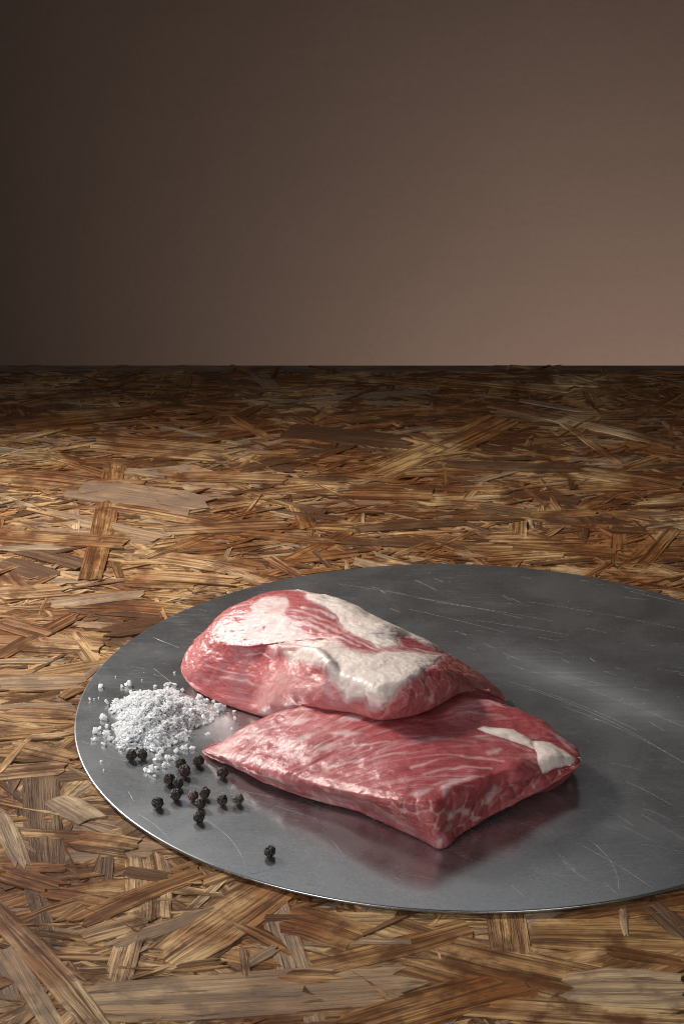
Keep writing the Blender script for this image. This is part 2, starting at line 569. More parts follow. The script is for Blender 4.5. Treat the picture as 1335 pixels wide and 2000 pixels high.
for (x0, y0, x1, y1, wp, tint, rg) in HAND:
    a, b = at(x0, y0, 0), at(x1, y1, 0)
    d = b - a
    ang = math.atan2(d.y, d.x)
    c = (a + b) / 2
    # pixel width measured across the strand in the picture -> metres on the board
    dist = (c - CAM).length
    pxm = FPX / dist
    el = math.asin(CAM.z / dist)
    dirp = math.atan2((y1 - y0), (x1 - x0))
    # stretch factor of the across direction
    nxp, nyp = -math.sin(dirp), math.cos(dirp)
    nw = Vector((nxp / pxm, -nyp / (pxm * math.sin(el)), 0)) * wp
    W = abs(nw.x * -math.sin(ang) + nw.y * math.cos(ang))
    W = min(W, 0.034)
    me = strand_mesh('wood_strand', d.length, W, rg, random.uniform(-.02, .02), random.uniform(0, .2), tint)
    o = link('wood_strand', me, None, board)
    o.location = (c.x, c.y, 0.00002 + 0.0000045 * order)
    o.rotation_euler = (math.radians(random.uniform(-.4, .4)), math.radians(random.uniform(-.25, .25)) if y0 > 780 else 0, ang)
    order += 1

variants = [strand_mesh('wood_strand', random.uniform(.03, .085), random.uniform(.004, .017), random.uniform(.001, .005),
                        random.uniform(-.02, .02), random.uniform(0, .15), random.random()) for _ in range(60)]


def in_view_xy(rng):
    y = rng.uniform(-0.245, 0.50)
    dep = (y + 0.8328)
    half = dep * 1.06 * 667.5 / FPX * 1.12
    x = -0.0502 + rng.uniform(-half, half)
    return x, y


PR = random.Random(3)
n_parts = 300 - len(HAND)
k = 0
while k < n_parts:
    x, y = in_view_xy(PR)
    if (x ** 2 + y ** 2) < 0.150 ** 2:
        continue
    if y > 0.3 and PR.random() < .25 or y > .485: continue
    o = bpy.data.objects.new('wood_strand', variants[k % 60])
    COL.objects.link(o)
    o.parent = board
    o.location = (x, y, PR.uniform(-0.0009, -0.00005))
    a = PR.gauss(0, 20) if PR.random() < (.8 if y > -.1 else .55) else PR.uniform(-90, 90)
    if y > .44: a *= .15
    if y + .05 * abs(math.sin(math.radians(a))) > .50: a = 0
    o.rotation_euler = (math.radians(PR.uniform(-2, 2)), math.radians(PR.uniform(-.6, .6)), math.radians(a) + (math.pi if PR.random() < .5 else 0))
    k += 1

# the thousands of smaller strands pressed between them: one part
NSM = 23000
ALLV, ALLQ, ALLU, ALLT = [], [], [], []
templ = [strand_geo(1.0, 1.0, 5, 2, 0, 0, 0, RNG)[1] for _ in range(1)][0]
ofs = 0
for k in range(NSM):
    if k % 10 < 8:
        x, y = in_view_xy(PR)
    else:
        x, y = PR.uniform(BX0, BX1), PR.uniform(BY0, BY1)
    big = PR.random()
    L = PR.uniform(.012, .05) if big < .75 else PR.uniform(.04, .08)
    W = L * (PR.uniform(.03, .10) if k % 3 else PR.uniform(.06, .22))
    W = min(W, .011)
    P, q, uv = strand_geo(L, W, 5, 2, min(.003, L * .12), PR.uniform(-.03, .03), PR.uniform(0, .6), RNG, 0.0006)
    a = math.radians(PR.gauss(0, 24) if PR.random() < (.78 if y > -.1 else .6) else PR.uniform(-90, 90))
    rx, ry = math.radians(PR.uniform(-7, 7)), math.radians(PR.uniform(-1.6, 1.6))
    z = P[:, 2] + P[:, 1] * math.sin(rx) + P[:, 0] * math.sin(ry)
    X = P[:, 0] * math.cos(a) - P[:, 1] * math.sin(a) + x
    Y = P[:, 0] * math.sin(a) + P[:, 1] * math.cos(a) + y
    Z = np.minimum(z + PR.uniform(-.0024, -.0003), 0.00025 - (k % 7) * .00001)
    if y > .47: Z = np.minimum(Z, -.0003)
    Y = np.minimum(Y, BY1 - 0.0008)
    if y > .49: Z = np.minimum(Z, -.0005)
    ALLV.append(np.stack([X, Y, Z], 1))
    ALLQ.append(q + ofs)
    ALLU.append(uv)
    ALLT.append(np.full(len(P), PR.random()))
    ofs += len(P)
me = mesh_np('splinter', np.concatenate(ALLV), np.concatenate(ALLQ), False)
set_uv(me, np.concatenate(ALLU))
fattr(me, 'tint', np.concatenate(ALLT))
tag(link('small_strands', me, M_STRAND, board), kind='stuff')

# ------------------------------------------------------------------ steel plate
PT = 0.0019          # plate top
PR_ = 0.165
plate = empty('steel_plate', (0, 0, 0))
tag(plate, 'large round grey steel plate with scratches lying on the strand board', 'plate')
prof = [(0, .0005), (.1640, .0005), (.1648, .0006), (.16500, .0009), (.16500, .0014), (.16492, .00172), (.16470, .00187), (.1642, PT), (0.12, PT), (0.06, PT), (0, PT)]
ns = 360
bm = bmesh.new()
rings = []
for (r, z) in prof:
    if r == 0:
        rings.append([bm.verts.new((0, 0, z))])
    else:
        rings.append([bm.verts.new((r * math.cos(2 * math.pi * i / ns), r * math.sin(2 * math.pi * i / ns), z)) for i in range(ns)])
for a, b in zip(rings[:-1], rings[1:]):
    for i in range(ns):
        j = (i + 1) % ns
        if len(a) == 1: bm.faces.new((a[0], b[j], b[i]))
        elif len(b) == 1: bm.faces.new((a[i], a[j], b[0]))
        else: bm.faces.new((a[i], a[j], b[j], b[i]))
bmesh.ops.recalc_face_normals(bm, faces=bm.faces[:])
for f in bm.faces: f.smooth = True
me = bpy.data.meshes.new('disc')
bm.to_mesh(me)
bm.free()
link('disc', me, M_PLATE, plate)

# scratches: thin raised burrs
SV, SQ = [], []


def scratch(p0, p1, width, bend=0.0, z=PT):
    p0, p1 = np.array(p0[:2]), np.array(p1[:2])
    d = p1 - p0
    L = np.linalg.norm(d)
    if L < 1e-6: return
    n = np.array((-d[1], d[0])) / L
    S = max(3, int(L / .006) + 2)
    o = len(SV)
    for i in range(S):
        t = i / (S - 1)
        w = .7 * width * (math.sin(math.pi * (0.04 + .92 * t)) ** .6) * PR.uniform(.5, 1.2) * .5
        c = p0 + d * t + n * bend * L * (4 * t * (1 - t))
        if c @ c > .1625 ** 2:
            c = c * (.1625 / math.sqrt(c @ c))
        for s, h in ((-1, .00001), (0, .00006), (1, .00001)):
            q = c + n * s * w
            SV.append((q[0], q[1], z + h))
    for i in range(S - 1):
        for j in (0, 1):
            a = o + i * 3 + j
            SQ.append((a, a + 3, a + 4, a + 1))


def pxs(x0, y0, x1, y1, w, bend=0.0):
    scratch(at(x0, y0, PT), at(x1, y1, PT), w, bend)


for s in [(660, 1140, 905, 1185, .00022, .02), (815, 1168, 1020, 1208, .00050, .03), (840, 1175, 1080, 1213, .0003, .02),
          (930, 1212, 1110, 1240, .00040, .01), (1030, 1175, 1335, 1230, .00030, .02), (1230, 1155, 1335, 1180, .00035, 0),
          (800, 1190, 985, 1235, .00022, .01), (460, 1472, 680, 1530, .00025, .02), (350, 1530, 620, 1600, .00025, .03),
          (450, 1540, 700, 1600, .0003, .02), (1085, 1635, 1150, 1720, .00022, -.12), (1150, 1640, 1205, 1750, .0003, .10),
          (1220, 1525, 1310, 1572, .00035, .02), (1250, 1590, 1335, 1640, .00035, .01), (1090, 1630, 1300, 1755, .0002, .04),
          (960, 1668, 1110, 1728, .0002, .02), (980, 1715, 1025, 1752, .0003, 0), (1180, 1725, 1215, 1757, .0005, .03),
          (930, 1710, 1335, 1690, .00018, -.02), (200, 1475, 330, 1510, .0002, .02), (145, 1448, 220, 1460, .0002, 0),
          (190, 1380, 270, 1330, .0002, -.05), (188, 1430, 290, 1475, .00018, .02), (270, 1590, 330, 1640, .00025, .05),
          (300, 1305, 350, 1345, .00018, 0), (250, 1545, 262, 1565, .0004, 0), (400, 1600, 480, 1700, .00018, .08),
          (1000, 1300, 1335, 1420, .00022, .03), (990, 1330, 1240, 1425, .00022, .04), (1030, 1345, 1300, 1470, .00025, .05),
          (1100, 1380, 1335, 1490, .00022, .04), (690, 1720, 800, 1750, .0002, 0), (880, 1660, 960, 1700, .0002, .0),
          (1240, 1395, 1290, 1378, .0002, 0), (1000, 1375, 1060, 1420, .0002, 0), (380, 1250, 440, 1225, .0002, 0),
          (560, 1145, 640, 1135, .0002, 0), (300, 1245, 350, 1265, .00025, 0)]:
    pxs(*s)
for k in range(210):
    r = .162 * math.sqrt(PR.random())
    a = PR.uniform(0, 2 * math.pi)
    c = (r * math.cos(a), r * math.sin(a))
    th = math.radians(PR.gauss(-33, 17)) if PR.random() < .75 else PR.uniform(0, math.pi)
    L = min(.045, .004 + PR.expovariate(1 / .007))
    dx, dy = math.cos(th) * L / 2, math.sin(th) * L / 2
    scratch((c[0] - dx, c[1] - dy), (c[0] + dx, c[1] + dy), PR.uniform(.00003, .00009), PR.uniform(-.04, .04))
for k in range(700):      # tiny nicks
    r = .163 * math.sqrt(PR.random())
    a = PR.uniform(0, 2 * math.pi)
    c = (r * math.cos(a), r * math.sin(a))
    th = PR.uniform(0, math.pi)
    L = PR.uniform(.0002, .0014)
    scratch(c, (c[0] + math.cos(th) * L, c[1] + math.sin(th) * L), PR.uniform(.0001, .00022))
tag(link('scratch_marks', mesh_np('scratch_marks', np.array(SV), SQ), M_SCR, plate), kind='stuff')


# ------------------------------------------------------------------ meat
def catmull(P, n, closed):
    """P (k, ..., 3) -> n samples along axis 0"""
    k = len(P)
    segs = k if closed else k - 1
    t = np.linspace(0, segs, n, endpoint=not closed)
    i = np.minimum(t.astype(int), segs - 1)
    f = (t - i).reshape(-1, *([1] * (P.ndim - 1)))
    if closed:
        a, b, c, d = P[(i - 1) % k], P[i % k], P[(i + 1) % k], P[(i + 2) % k]
    else:
        a, b, c, d = P[np.maximum(i - 1, 0)], P[i], P[np.minimum(i + 1, k - 1)], P[np.minimum(i + 2, k - 1)]
    return 0.5 * ((2 * b) + (c - a) * f + (2 * a - 5 * b + 4 * c - d) * f ** 2 + (3 * b - a - 3 * c + d) * f ** 3)


def grid_normals(V, nu, nv):
    G = V.reshape(nu, nv, 3)
    du = np.roll(G, -1, 0) - np.roll(G, 1, 0)
    dv = np.empty_like(G)
    dv[:, 1:-1] = G[:, 2:] - G[:, :-2]
    dv[:, 0] = G[:, 1] - G[:, 0]
    dv[:, -1] = G[:, -1] - G[:, -2]
    N = np.cross(du, dv)
    N /= np.linalg.norm(N, axis=2, keepdims=True) + 1e-12
    N[:, 0:2] = (0, 0, -1)
    N[:, -2:] = N[:, -4:-3].mean(0)
    return N.reshape(-1, 3)


E_ = math.radians(38)
SE, CE = math.sin(E_), math.cos(E_)


def plan(V):
    V = np.asarray(V)
    return np.stack([V[..., 0], V[..., 1] * SE + V[..., 2] * CE], -1)


def sd_poly(UV, poly):
    """signed distance (inside positive) in the piece's own oblique plan"""
    poly = np.asarray(poly)
    d = np.full(len(UV), 1e9)
    ins = np.zeros(len(UV), bool)
    m = len(poly)
    for i in range(m):
        a, b = poly[i], poly[(i + 1) % m]
        e = b - a
        w_ = UV - a
        t = np.clip((w_ @ e) / (e @ e + 1e-12), 0, 1)
        dd = np.hypot(*(w_ - t[:, None] * e).T)
        d = np.minimum(d, dd)
        cond = ((a[1] > UV[:, 1]) != (b[1] > UV[:, 1]))
        xi = (b[0] - a[0]) * (UV[:, 1] - a[1]) / (b[1] - a[1] + 1e-12) + a[0]
        ins ^= cond & (UV[:, 0] < xi)
    return np.where(ins, d, -d)


def sd_line(UV, pts, w0):
    d = np.full(len(UV), 1e9)
    pts = np.asarray(pts)
    for a, b in zip(pts[:-1], pts[1:]):
        e = b - a
        w_ = UV - a
        t = np.clip((w_ @ e) / (e @ e + 1e-12), 0, 1)
        d = np.minimum(d, np.hypot(*(w_ - t[:, None] * e).T))
    return w0 - d


def sstep(x, a, b):
    t = np.clip((x - a) / (b - a), 0, 1)
    return t * t * (3 - 2 * t)


class Piece:
    def __init__(s, stations, centre, nu, nv, bulge, floor_z, inner):
        C = np.array(at(centre[0], centre[1], centre[2] / 1000))
        # thin-plate height of the upper face through the rim and a few inner points
        K = np.array([at(r[0], r[1], r[2] / 1000) for r, b in stations] + [C] + [at(p[0], p[1], p[2] / 1000) for p in inner])

        def U_(d):
            return d * d * np.log(d + 1e-9)
        n = len(K)
        D = np.hypot(K[:, None, 0] - K[None, :, 0], K[:, None, 1] - K[None, :, 1]) * 10
        A_ = np.zeros((n + 3, n + 3))
        A_[:n, :n] = U_(D) + np.eye(n) * .01
        A_[:n, n] = 1
        A_[:n, n + 1:] = K[:, :2] * 10
        A_[n:, :n] = A_[:n, n:].T
        sol = np.linalg.solve(A_, np.concatenate([K[:, 2], np.zeros(3)]))

        def tps(p):
            d = np.hypot(p[0] - K[:, 0], p[1] - K[:, 1]) * 10
            return float(U_(d) @ sol[:n] + sol[n] + p[0] * 10 * sol[n + 1] + p[1] * 10 * sol[n + 2])
        C[2] = tps(C)
        prof = []
        Rs = [np.array(at(r[0], r[1], r[2] / 1000)) for r, b in stations]
        for k, (r, b) in enumerate(stations):
            R = Rs[k]
            out = R - C
            out[2] = 0
            out /= np.linalg.norm(out)
            if isinstance(b, tuple):
                B = np.array(at(b[0], b[1], b[2] / 1000 + PT))
            else:
                B = R + out * b[0] / 1000
                B[2] = PT + b[1] / 1000
            bz = floor_z(B) if floor_z else PT + .0004
            U = B - out * 0.010
            U[2] = max(bz, B[2] - .010)
            U2 = B - out * 0.022
            U2[2] = max(bz, U[2] - .006)
            Cb = C.copy()
            Cb[2] = max(PT + .0006, PT + .0006 + (floor_z(C) - PT if floor_z else 0))
            h = R[2] - B[2]
            M = (B * .5 + R * .5) + out * bulge * max(h, 0)
            M1 = B * .8 + R * .2 + out * bulge * .75 * max(h, 0)
            I0 = R + (C - R) * .07
            I0[2] = tps(I0)
            R = R.copy()
            R[2] -= min(.0018, .3 * max(h, 0))
            I1 = R + (C - R) * .2
            I1[2] = tps(I1)
            I2 = R + (C - R) * .45
            I2[2] = tps(I2)
            I3 = R + (C - R) * .75
            I3[2] = tps(I3)
            prof.append([Cb, U2, U, B, M1, M, R, I0, I1, I2, I3, C])
        A = np.array(prof)                       # (stations, levels, 3)
        A = catmull(A, nu, True)
        # distribute samples: denser on side and top
        A = np.swapaxes(A, 0, 1)
        A = catmull(A, nv, False)
        s.nu, s.nv = nu, nv
        s.V = np.swapaxes(A, 0, 1).reshape(-1, 3)
        i = np.arange(nu)[:, None]
        j = np.arange(nv - 1)[None, :]
        a = i * nv + j
        b = ((i + 1) % nu) * nv + j
        s.Q = np.stack([a, b, b + 1, a + 1], -1).reshape(-1, 4)
        s.N = grid_normals(s.V, nu, nv)
        top = s.N.reshape(nu, nv, 3)[:, int(nv * .8)].mean(0)
        if top[2] < 0:
            s.Q = s.Q[:, ::-1]
            s.flip = -1
            s.N = -s.N
        else:
            s.flip = 1
        s.N.reshape(nu, nv, 3)[:, :2] = (0, 0, -1)
        s.level = np.tile(np.linspace(0, 11, nv), nu)   # 3 = bottom edge, 6 = rim
        s.bvh = BVHTree.FromPolygons([Vector(v) for v in s.V], [tuple(q) for q in s.Q])
        s.facing = s.N @ np.array((0, -CE, SE))

    def hit(s, px, py):
        d = ray(px, py)
        h = s.bvh.ray_cast(CAM, d)
        if h[0] is None:
            n = s.bvh.find_nearest(CAM + d * 0.92)
            # closest approach of the ray to the surface
            best = n[0]
            for t in np.linspace(.75, 1.15, 41):
                m = s.bvh.find_nearest(CAM + d * t)
                if m[3] < n[3]: n = m
            return np.array(n[0])
        return np.array(h[0])

    def pts(s, L):
        return plan(np.array([s.hit(*p) for p in L]))

    def disp(s, amount, mask=None):
        s.V = s.V + s.N * (amount if mask is None else amount * mask)[:, None]

    def renorm(s):
        s.N = grid_normals(s.V, s.nu, s.nv) * s.flip
        s.N.reshape(s.nu, s.nv, 3)[:, :2] = (0, 0, -1)

    def bump_at(s, px, py, r, amt):
        c = s.hit(px, py)
        d2 = ((s.V - c) ** 2).sum(1)
        s.disp(amt / 1000 * np.exp(-d2 / (r / 1000) ** 2), (s.facing > -.2).astype(float))

    def line_bump(s, pts, wmm, amt):
        P = s.pts(pts)
        d = -sd_line(plan(s.V), P, 0)
        s.disp(amt / 1000 * np.exp(-(d / (wmm / 1000)) ** 2), sstep(s.facing, -.2, .1))


# ---- lower slab
st_low = [((399, 1462, 5), (398, 1467, 1.6)), ((432, 1474, 8), (440, 1491, 2.6)), ((472, 1487, 10), (485, 1511, 2.4)),
          ((522, 1503, 12), (530, 1532, 2.0)), ((592, 1520, 15), (614, 1563, 1.4)), ((672, 1541, 18), (700, 1585, .8)),
          ((748, 1557, 20.5), (780, 1618, .3)), ((805, 1566, 22), (835, 1648, .1)), ((846, 1568, 22.5), (864, 1657, .1)),
          ((886, 1550, 22), (902, 1627, .8)), ((932, 1532, 21), (950, 1596, 2)), ((1000, 1513, 19), (1010, 1565, 4)),
          ((1060, 1501, 17), (1065, 1538, 6)), ((1105, 1488, 15), (1110, 1509, 9)), ((1126, 1478, 14), (1129, 1494, 10)),
          ((1118, 1448, 14), [0, 4]), ((1085, 1419, 16), [0, 2]), ((1040, 1392, 18), [0, 1]), ((985, 1369, 20), [0, .5]),
          ((920, 1354, 22), [0, .5]), ((840, 1348, 22), [0, .5]), ((740, 1352, 22), [0, .5]), ((660, 1364, 21.5), [0, .5]),
          ((585, 1378, 20), [0, .5]), ((532, 1390, 16), [0, .5]), ((485, 1410, 12), [0, .8]), ((440, 1436, 8), [0, 1])]
st_low = [(r, b if isinstance(b, tuple) else b) for r, b in st_low]
low = Piece(st_low, (790, 1452, 23.3), 760, 300, .03, None,
            [(650, 1445, 21.8), (950, 1440, 21.8), (520, 1440, 14.5), (900, 1500, 22.6), (470, 1456, 10.5), (1050, 1455, 18.4), (760, 1510, 22.3)])

# ---- upper piece: underside rests on the plate at the left and on the slab at the right
LOWBVH = low.bvh


def floor_up(P):
    h = LOWBVH.ray_cast(Vector((P[0], P[1], .2)), Vector((0, 0, -1)))
    z = PT + .0004
    if h[0] is not None: z = max(z, h[0].z)
    return z


st_up = [((372, 1243, 20), (353, 1298, 7)), ((386, 1256, 21), (357, 1327, 4)), ((424, 1262, 24), (383, 1350, 2)),
         ((468, 1264, 26.5), (430, 1371, 1.2)), ((510, 1264, 28.5), (475, 1386, 1.5)), ((541, 1276, 31), (520, 1392, 4)),
         ((574, 1292, 34), (562, 1382, 13)), ((620, 1310, 37), (605, 1380, 20)), ((660, 1322, 38.5), (655, 1389, 22)),
         ((704, 1338, 39), (700, 1396, 22.5)), ((745, 1350, 39.5), (742, 1408, 23)), ((788, 1335, 39.5), (787, 1399, 23)),
         ((828, 1320, 38.5), (836, 1386, 23)), ((864, 1314, 36), (885, 1361, 21)), ((900, 1325, 29), (922, 1352, 18)),
         ((934, 1338, 21), (955, 1353, 12)), ((964, 1352, 13), (978, 1364, 7)), ((982, 1360, 8), (989, 1370, 5)),
         ((967, 1331, 9), [-1, 2]), ((930, 1302, 15), [-1, 2]), ((886, 1277, 22), [-2, 2]), ((830, 1245, 29), [-3, 1]),
         ((760, 1209, 35), [-4, 1]), ((690, 1174, 38), [-5, 1]), ((620, 1152, 39), [-4, 1]), ((570, 1148, 37), [-3, 1]),
         ((500, 1163, 33), [-2, 1]), ((440, 1188, 29), [-1, 1]), ((404, 1213, 26), [0, 2])]
up = Piece(st_up, (668, 1250, 41), 820, 300, .10, floor_up,
           [(560, 1215, 38.5), (760, 1268, 40), (480, 1225, 33), (420, 1225, 28), (700, 1310, 41), (850, 1292, 35), (920, 1318, 23), (620, 1285, 40)])

# shape features of the upper piece
for b in [(465, 1312, 12, -.9), (390, 1305, 9, .8), (445, 1345, 9, 1.2), (530, 1375, 7, 2.2), (500, 1345, 7, -1.2),
          (560, 1330, 6, 1.6), (610, 1350, 8, 1.5), (535, 1300, 5, -1.5), (575, 1285, 3.5, -2.4), (800, 1350, 9, 1.5),
          (860, 1335, 8, 1.2), (915, 1325, 7, .8), (590, 1200, 10, 1.0), (760, 1230, 8, 1.2)]:
    up.bump_at(*b)
up.line_bump([(395, 1330), (450, 1345), (500, 1372)], 2.5, -.9)
up.line_bump([(525, 1262), (532, 1300), (520, 1350)], 2.2, .9)
up.renorm()
# shape features of the lower slab
for b in [(430, 1455, 7, -1.0), (600, 1440, 16, .8), (930, 1515, 7, 1.6), (1000, 1500, 6, 1.2), (880, 1590, 6, -1.2),
          (960, 1545, 5, -1.4), (720, 1575, 5, .8), (560, 1515, 4, 1.0), (640, 1545, 5, .9), (1085, 1485, 8, .8)]:
    low.bump_at(*b)
low.line_bump([(478, 1490), (492, 1474), (503, 1462), (518, 1448)], .45, -.7)
low.line_bump([(870, 1545), (940, 1525), (985, 1512), (1010, 1515)], 1.6, .8)
low.line_bump([(1000, 1535), (1050, 1520), (1110, 1500)], 1.4, -1.2)
low.renorm()
def relax(pc, n, mask=None):
    G = pc.V.reshape(pc.nu, pc.nv, 3).copy()
    for _ in range(n):
        A = (np.roll(G, 1, 0) + np.roll(G, -1, 0)) * .25
        A[:, 1:-1] += (G[:, 2:] + G[:, :-2]) * .25
        D = .8 * (A[:, 1:-1] - G[:, 1:-1])
        G[:, 1:-1] += D if mask is None else D * mask.reshape(pc.nu, pc.nv, 1)[:, 1:-1]
    pc.V = G.reshape(-1, 3)
    pc.renorm()


relax(up, 150)
dl = -sd_line(plan(up.V), up.pts([(385, 1258), (430, 1262), (480, 1262), (535, 1258)]), 0)
relax(up, 500, np.exp(-(dl / .007) ** 2) * sstep(up.facing, -.2, .1))
up.line_bump([(553, 1268), (585, 1272), (620, 1282), (645, 1305)], 2.4, 3.4)
up.line_bump([(553, 1262), (578, 1257), (615, 1262)], 1.4, -.7)
up.renorm()
relax(low, 6)
for pc, seed in ((low, 3), (up, 9)):
    P0 = pc.V.copy()
    rimz = np.exp(-((pc.level - 5) / 2.2) ** 2)
    a = rimz * (noise(P0, 75, seed + 4, 2) * .0012 + noise(P0, 190, seed + 6, 2) * .0006) + noise(P0, 28, seed, 2) * .0016 + noise(P0, 95, seed + 1, 3) * .0007 + noise(P0, 420, seed + 2, 2) * .00016
    edge = sstep(pc.level, 2.2, 3.6)
    pc.disp(a * edge)
    pc.renorm()

# fibres of the muscle as fine relief: they fan out from the left tip of the slab
O = np.array(at(250, 1560, .02))
dX, dY = low.V[:, 0] - O[0], low.V[:, 1] - O[1]
rr = np.hypot(dX, dY)
th = np.arctan2(dY, dX)
GL = np.stack([rr, th * .11, low.V[:, 2] * .6], 1)
ga = math.radians(-28)
X, Y = up.V[:, 0], up.V[:, 1]
GU = np.stack([X * math.cos(ga) + Y * math.sin(ga), -X * math.sin(ga) + Y * math.cos(ga), up.V[:, 2]], 1)
topm = sstep(low.level, 5, 7)
low.disp((noise(GL * np.array((18, 240, 90)), 1, 77, 3) * .00035 + noise(GL * np.array((60, 600, 200)), 1, 78, 2) * .00014) * topm)
low.renorm()
topm = sstep(up.level, 3.5, 5)
up.disp((noise(GU * np.array((25, 200, 200)), 1, 79, 3) * .00025 + noise(up.V, 700, 80, 2) * .00016) * topm)
up.renorm()


def polyfield(pc, polys, warp=.0016, wscale=120, seed=5):
    UV = plan(pc.V)
    Wp = np.stack([noise(pc.V, wscale, seed, 3), noise(pc.V, wscale, seed + 7, 3)], 1) * warp
    UV = UV + Wp
    best = np.full(len(UV), -1.0)
    for p in polys:
        best = np.maximum(best, sd_poly(UV, pc.pts(p)))
    return np.minimum(best, (pc.facing + .35) * .012)


def linefield(pc, lines, warp=.0012, wscale=150, seed=15):
    UV = plan(pc.V) + np.stack([noise(pc.V, wscale, seed, 3), noise(pc.V, wscale, seed + 7, 3)], 1) * warp
    best = np.full(len(UV), -1.0)
    for pts, wmm in lines:
        best = np.maximum(best, sd_line(UV, pc.pts(pts), wmm / 1000))
    return np.minimum(best, (pc.facing + .35) * .012)


def fat_shell(pc, sd, name, parent, hmax=.0013, seed=21, lump=.0006):
    keep = (sd[pc.Q].max(1) > -.0012)
    q = pc.Q[keep]
    ids, inv = np.unique(q, return_inverse=True)
    V0, N0, s0 = pc.V[ids], pc.N[ids], np.maximum(sd[ids], -.0016)
    th = np.where(s0 > 0, hmax * (1 - np.exp(-s0 / .0024)), s0 * .7)
    th = th + sstep(s0, 0, .003) * (noise(V0, 160, seed, 3) * lump + noise(V0, 500, seed + 3, 2) * .00005)
    me = mesh_np(name, V0 + N0 * th[:, None], inv.reshape(-1, 4))
    fattr(me, 'edge', 1 - sstep(s0, 0.0, .0018))
    return link(name, me, M_FAT, parent)


def bundles(pc, mask, n, seed, relief):
    """rounded muscle bundles: pushes them out, returns the seam field and a value per bundle"""
    rg = np.random.default_rng(seed)
    idx = np.nonzero(mask > .3)[0]
    cand = pc.V[rg.choice(idx, 4000)]
    W3 = np.array((1.0, 1.0, 1.0))
    seeds = []
    for c in cand:
        if all(((c - s_) ** 2).sum() > (rg.uniform(.0032, .0080)) ** 2 for s_ in seeds): seeds.append(c)
        if len(seeds) >= n: break
    S = np.array(seeds)
    Vw = pc.V + np.stack([noise(pc.V, 170, seed + i, 2) for i in range(3)], 1) * .0022
    f1 = np.full(len(Vw), 1e9)
    f2 = np.full(len(Vw), 1e9)
    f3 = np.full(len(Vw), 1e9)
    who = np.zeros(len(Vw), int)
    for i, c in enumerate(S):
        d = np.sqrt(((Vw - c) ** 2).sum(1))
        f3 = np.where(d < f2, f2, np.minimum(f3, d))
        nf2 = np.where(d < f1, f1, np.minimum(f2, d))
        who = np.where(d < f1, i, who)
        f1 = np.minimum(f1, d)
        f2 = nf2
    e = f2 - f1
    pc.disp(relief * (sstep(e, 0, .0022) - .5), mask)
    pc.renorm()
    patch = noise(pc.V, 90, seed + 5, 3)
    net = (1 - sstep(e, .0001, .0008)) * np.clip(.35 + .9 * patch, .06, .7)
    w3 = .0022 * np.clip(.35 + 1.6 * patch, 0, 1.2) + 1e-5
    nod = (1 - sstep(f3 - f1, w3 * .7, w3)) * sstep(patch, -.25, -.05)
    return np.maximum(net, nod), rg.random(len(S))[who]


# fat fields of the upper piece, with its painted sheen ------------------------------------------
FAR = [(560, 1143), (582, 1146), (597, 1155), (603, 1166), (628, 1178), (656, 1197), (672, 1226), (694, 1240), (721, 1253),
       (740, 1264), (764, 1262), (785, 1262), (772, 1242), (785, 1240), (802, 1243), (829, 1255), (864, 1270), (889, 1277),
       (870, 1258), (830, 1236), (790, 1215), (750, 1196), (700, 1170), (640, 1150), (600, 1142)]
NEAR = [(732, 1277), (750, 1269), (791, 1273), (864, 1281), (845, 1297), (818, 1321), (780, 1340), (756, 1366), (745, 1379),
        (722, 1374), (713, 1361), (680, 1364), (672, 1348), (646, 1322), (633, 1300), (595, 1293), (569, 1290), (556, 1276),
        (600, 1270), (640, 1262), (680, 1268)]
MEMB = [(493, 1178), (523, 1164), (564, 1160), (570, 1168), (556, 1186), (549, 1204), (562, 1219), (595, 1234), (633, 1242),
        (680, 1260), (700, 1275), (660, 1290), (600, 1280), (556, 1275), (544, 1270), (536, 1282), (528, 1265), (518, 1247),
        (475, 1242), (470, 1224), (455, 1221), (467, 1209), (490, 1191)]
sd_far = polyfield(up, [FAR], .0018)
sd_near = polyfield(up, [NEAR], .0018)
sd_memb = polyfield(up, [MEMB], .0030, 90)
holes = polyfield(up, [[(494, 1221), (503, 1217), (518, 1222), (518, 1233), (500, 1232)],
                       [(560, 1165), (580, 1166), (590, 1174), (565, 1176)],
                       [(486, 1205), (500, 1204), (512, 1213), (500, 1214)]], .001)
lines_up = linefield(up, [([(455, 1188), (480, 1180), (520, 1178)], .35), ([(440, 1204), (470, 1203), (500, 1200)], .4),
                          ([(548, 1190), (590, 1195), (640, 1212), (668, 1226)], .5), ([(552, 1202), (600, 1208), (650, 1228), (690, 1248)], .6),
                          ([(556, 1212), (600, 1219), (650, 1240), (700, 1262)], .7), ([(590, 1186), (625, 1192), (652, 1204)], .9),
                          ([(640, 1222), (690, 1248), (742, 1272)], .5), ([(480, 1280), (510, 1276), (540, 1290)], .2),
                          ([(430, 1320), (480, 1330), (520, 1345)], .25), ([(400, 1300), (450, 1312), (500, 1320)], .2),
                          ([(790, 1262), (830, 1271), (872, 1279)], .6), ([(766, 1268), (800, 1273), (850, 1280)], .5)])
mem = sstep(sd_memb, -.0012, .0022)
thin = noise(up.V, 230, 31, 3)
thin2 = noise(up.V * np.array((1, 3, 1)), 90, 35, 3)
memb = mem * np.clip(1.1 + thin * .6 + thin2 * .5, 0, 1) * (1 - sstep(holes, -.0006, .0006))
fat_sheen_up = np.maximum(memb, np.clip(.6 + noise(up.V, 160, 37, 2), .1, .9) * sstep(lines_up, -.0005, .0004))
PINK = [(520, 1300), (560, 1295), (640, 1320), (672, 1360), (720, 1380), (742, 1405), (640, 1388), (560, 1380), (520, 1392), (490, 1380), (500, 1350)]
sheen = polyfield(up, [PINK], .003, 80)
UVu = plan(up.V)
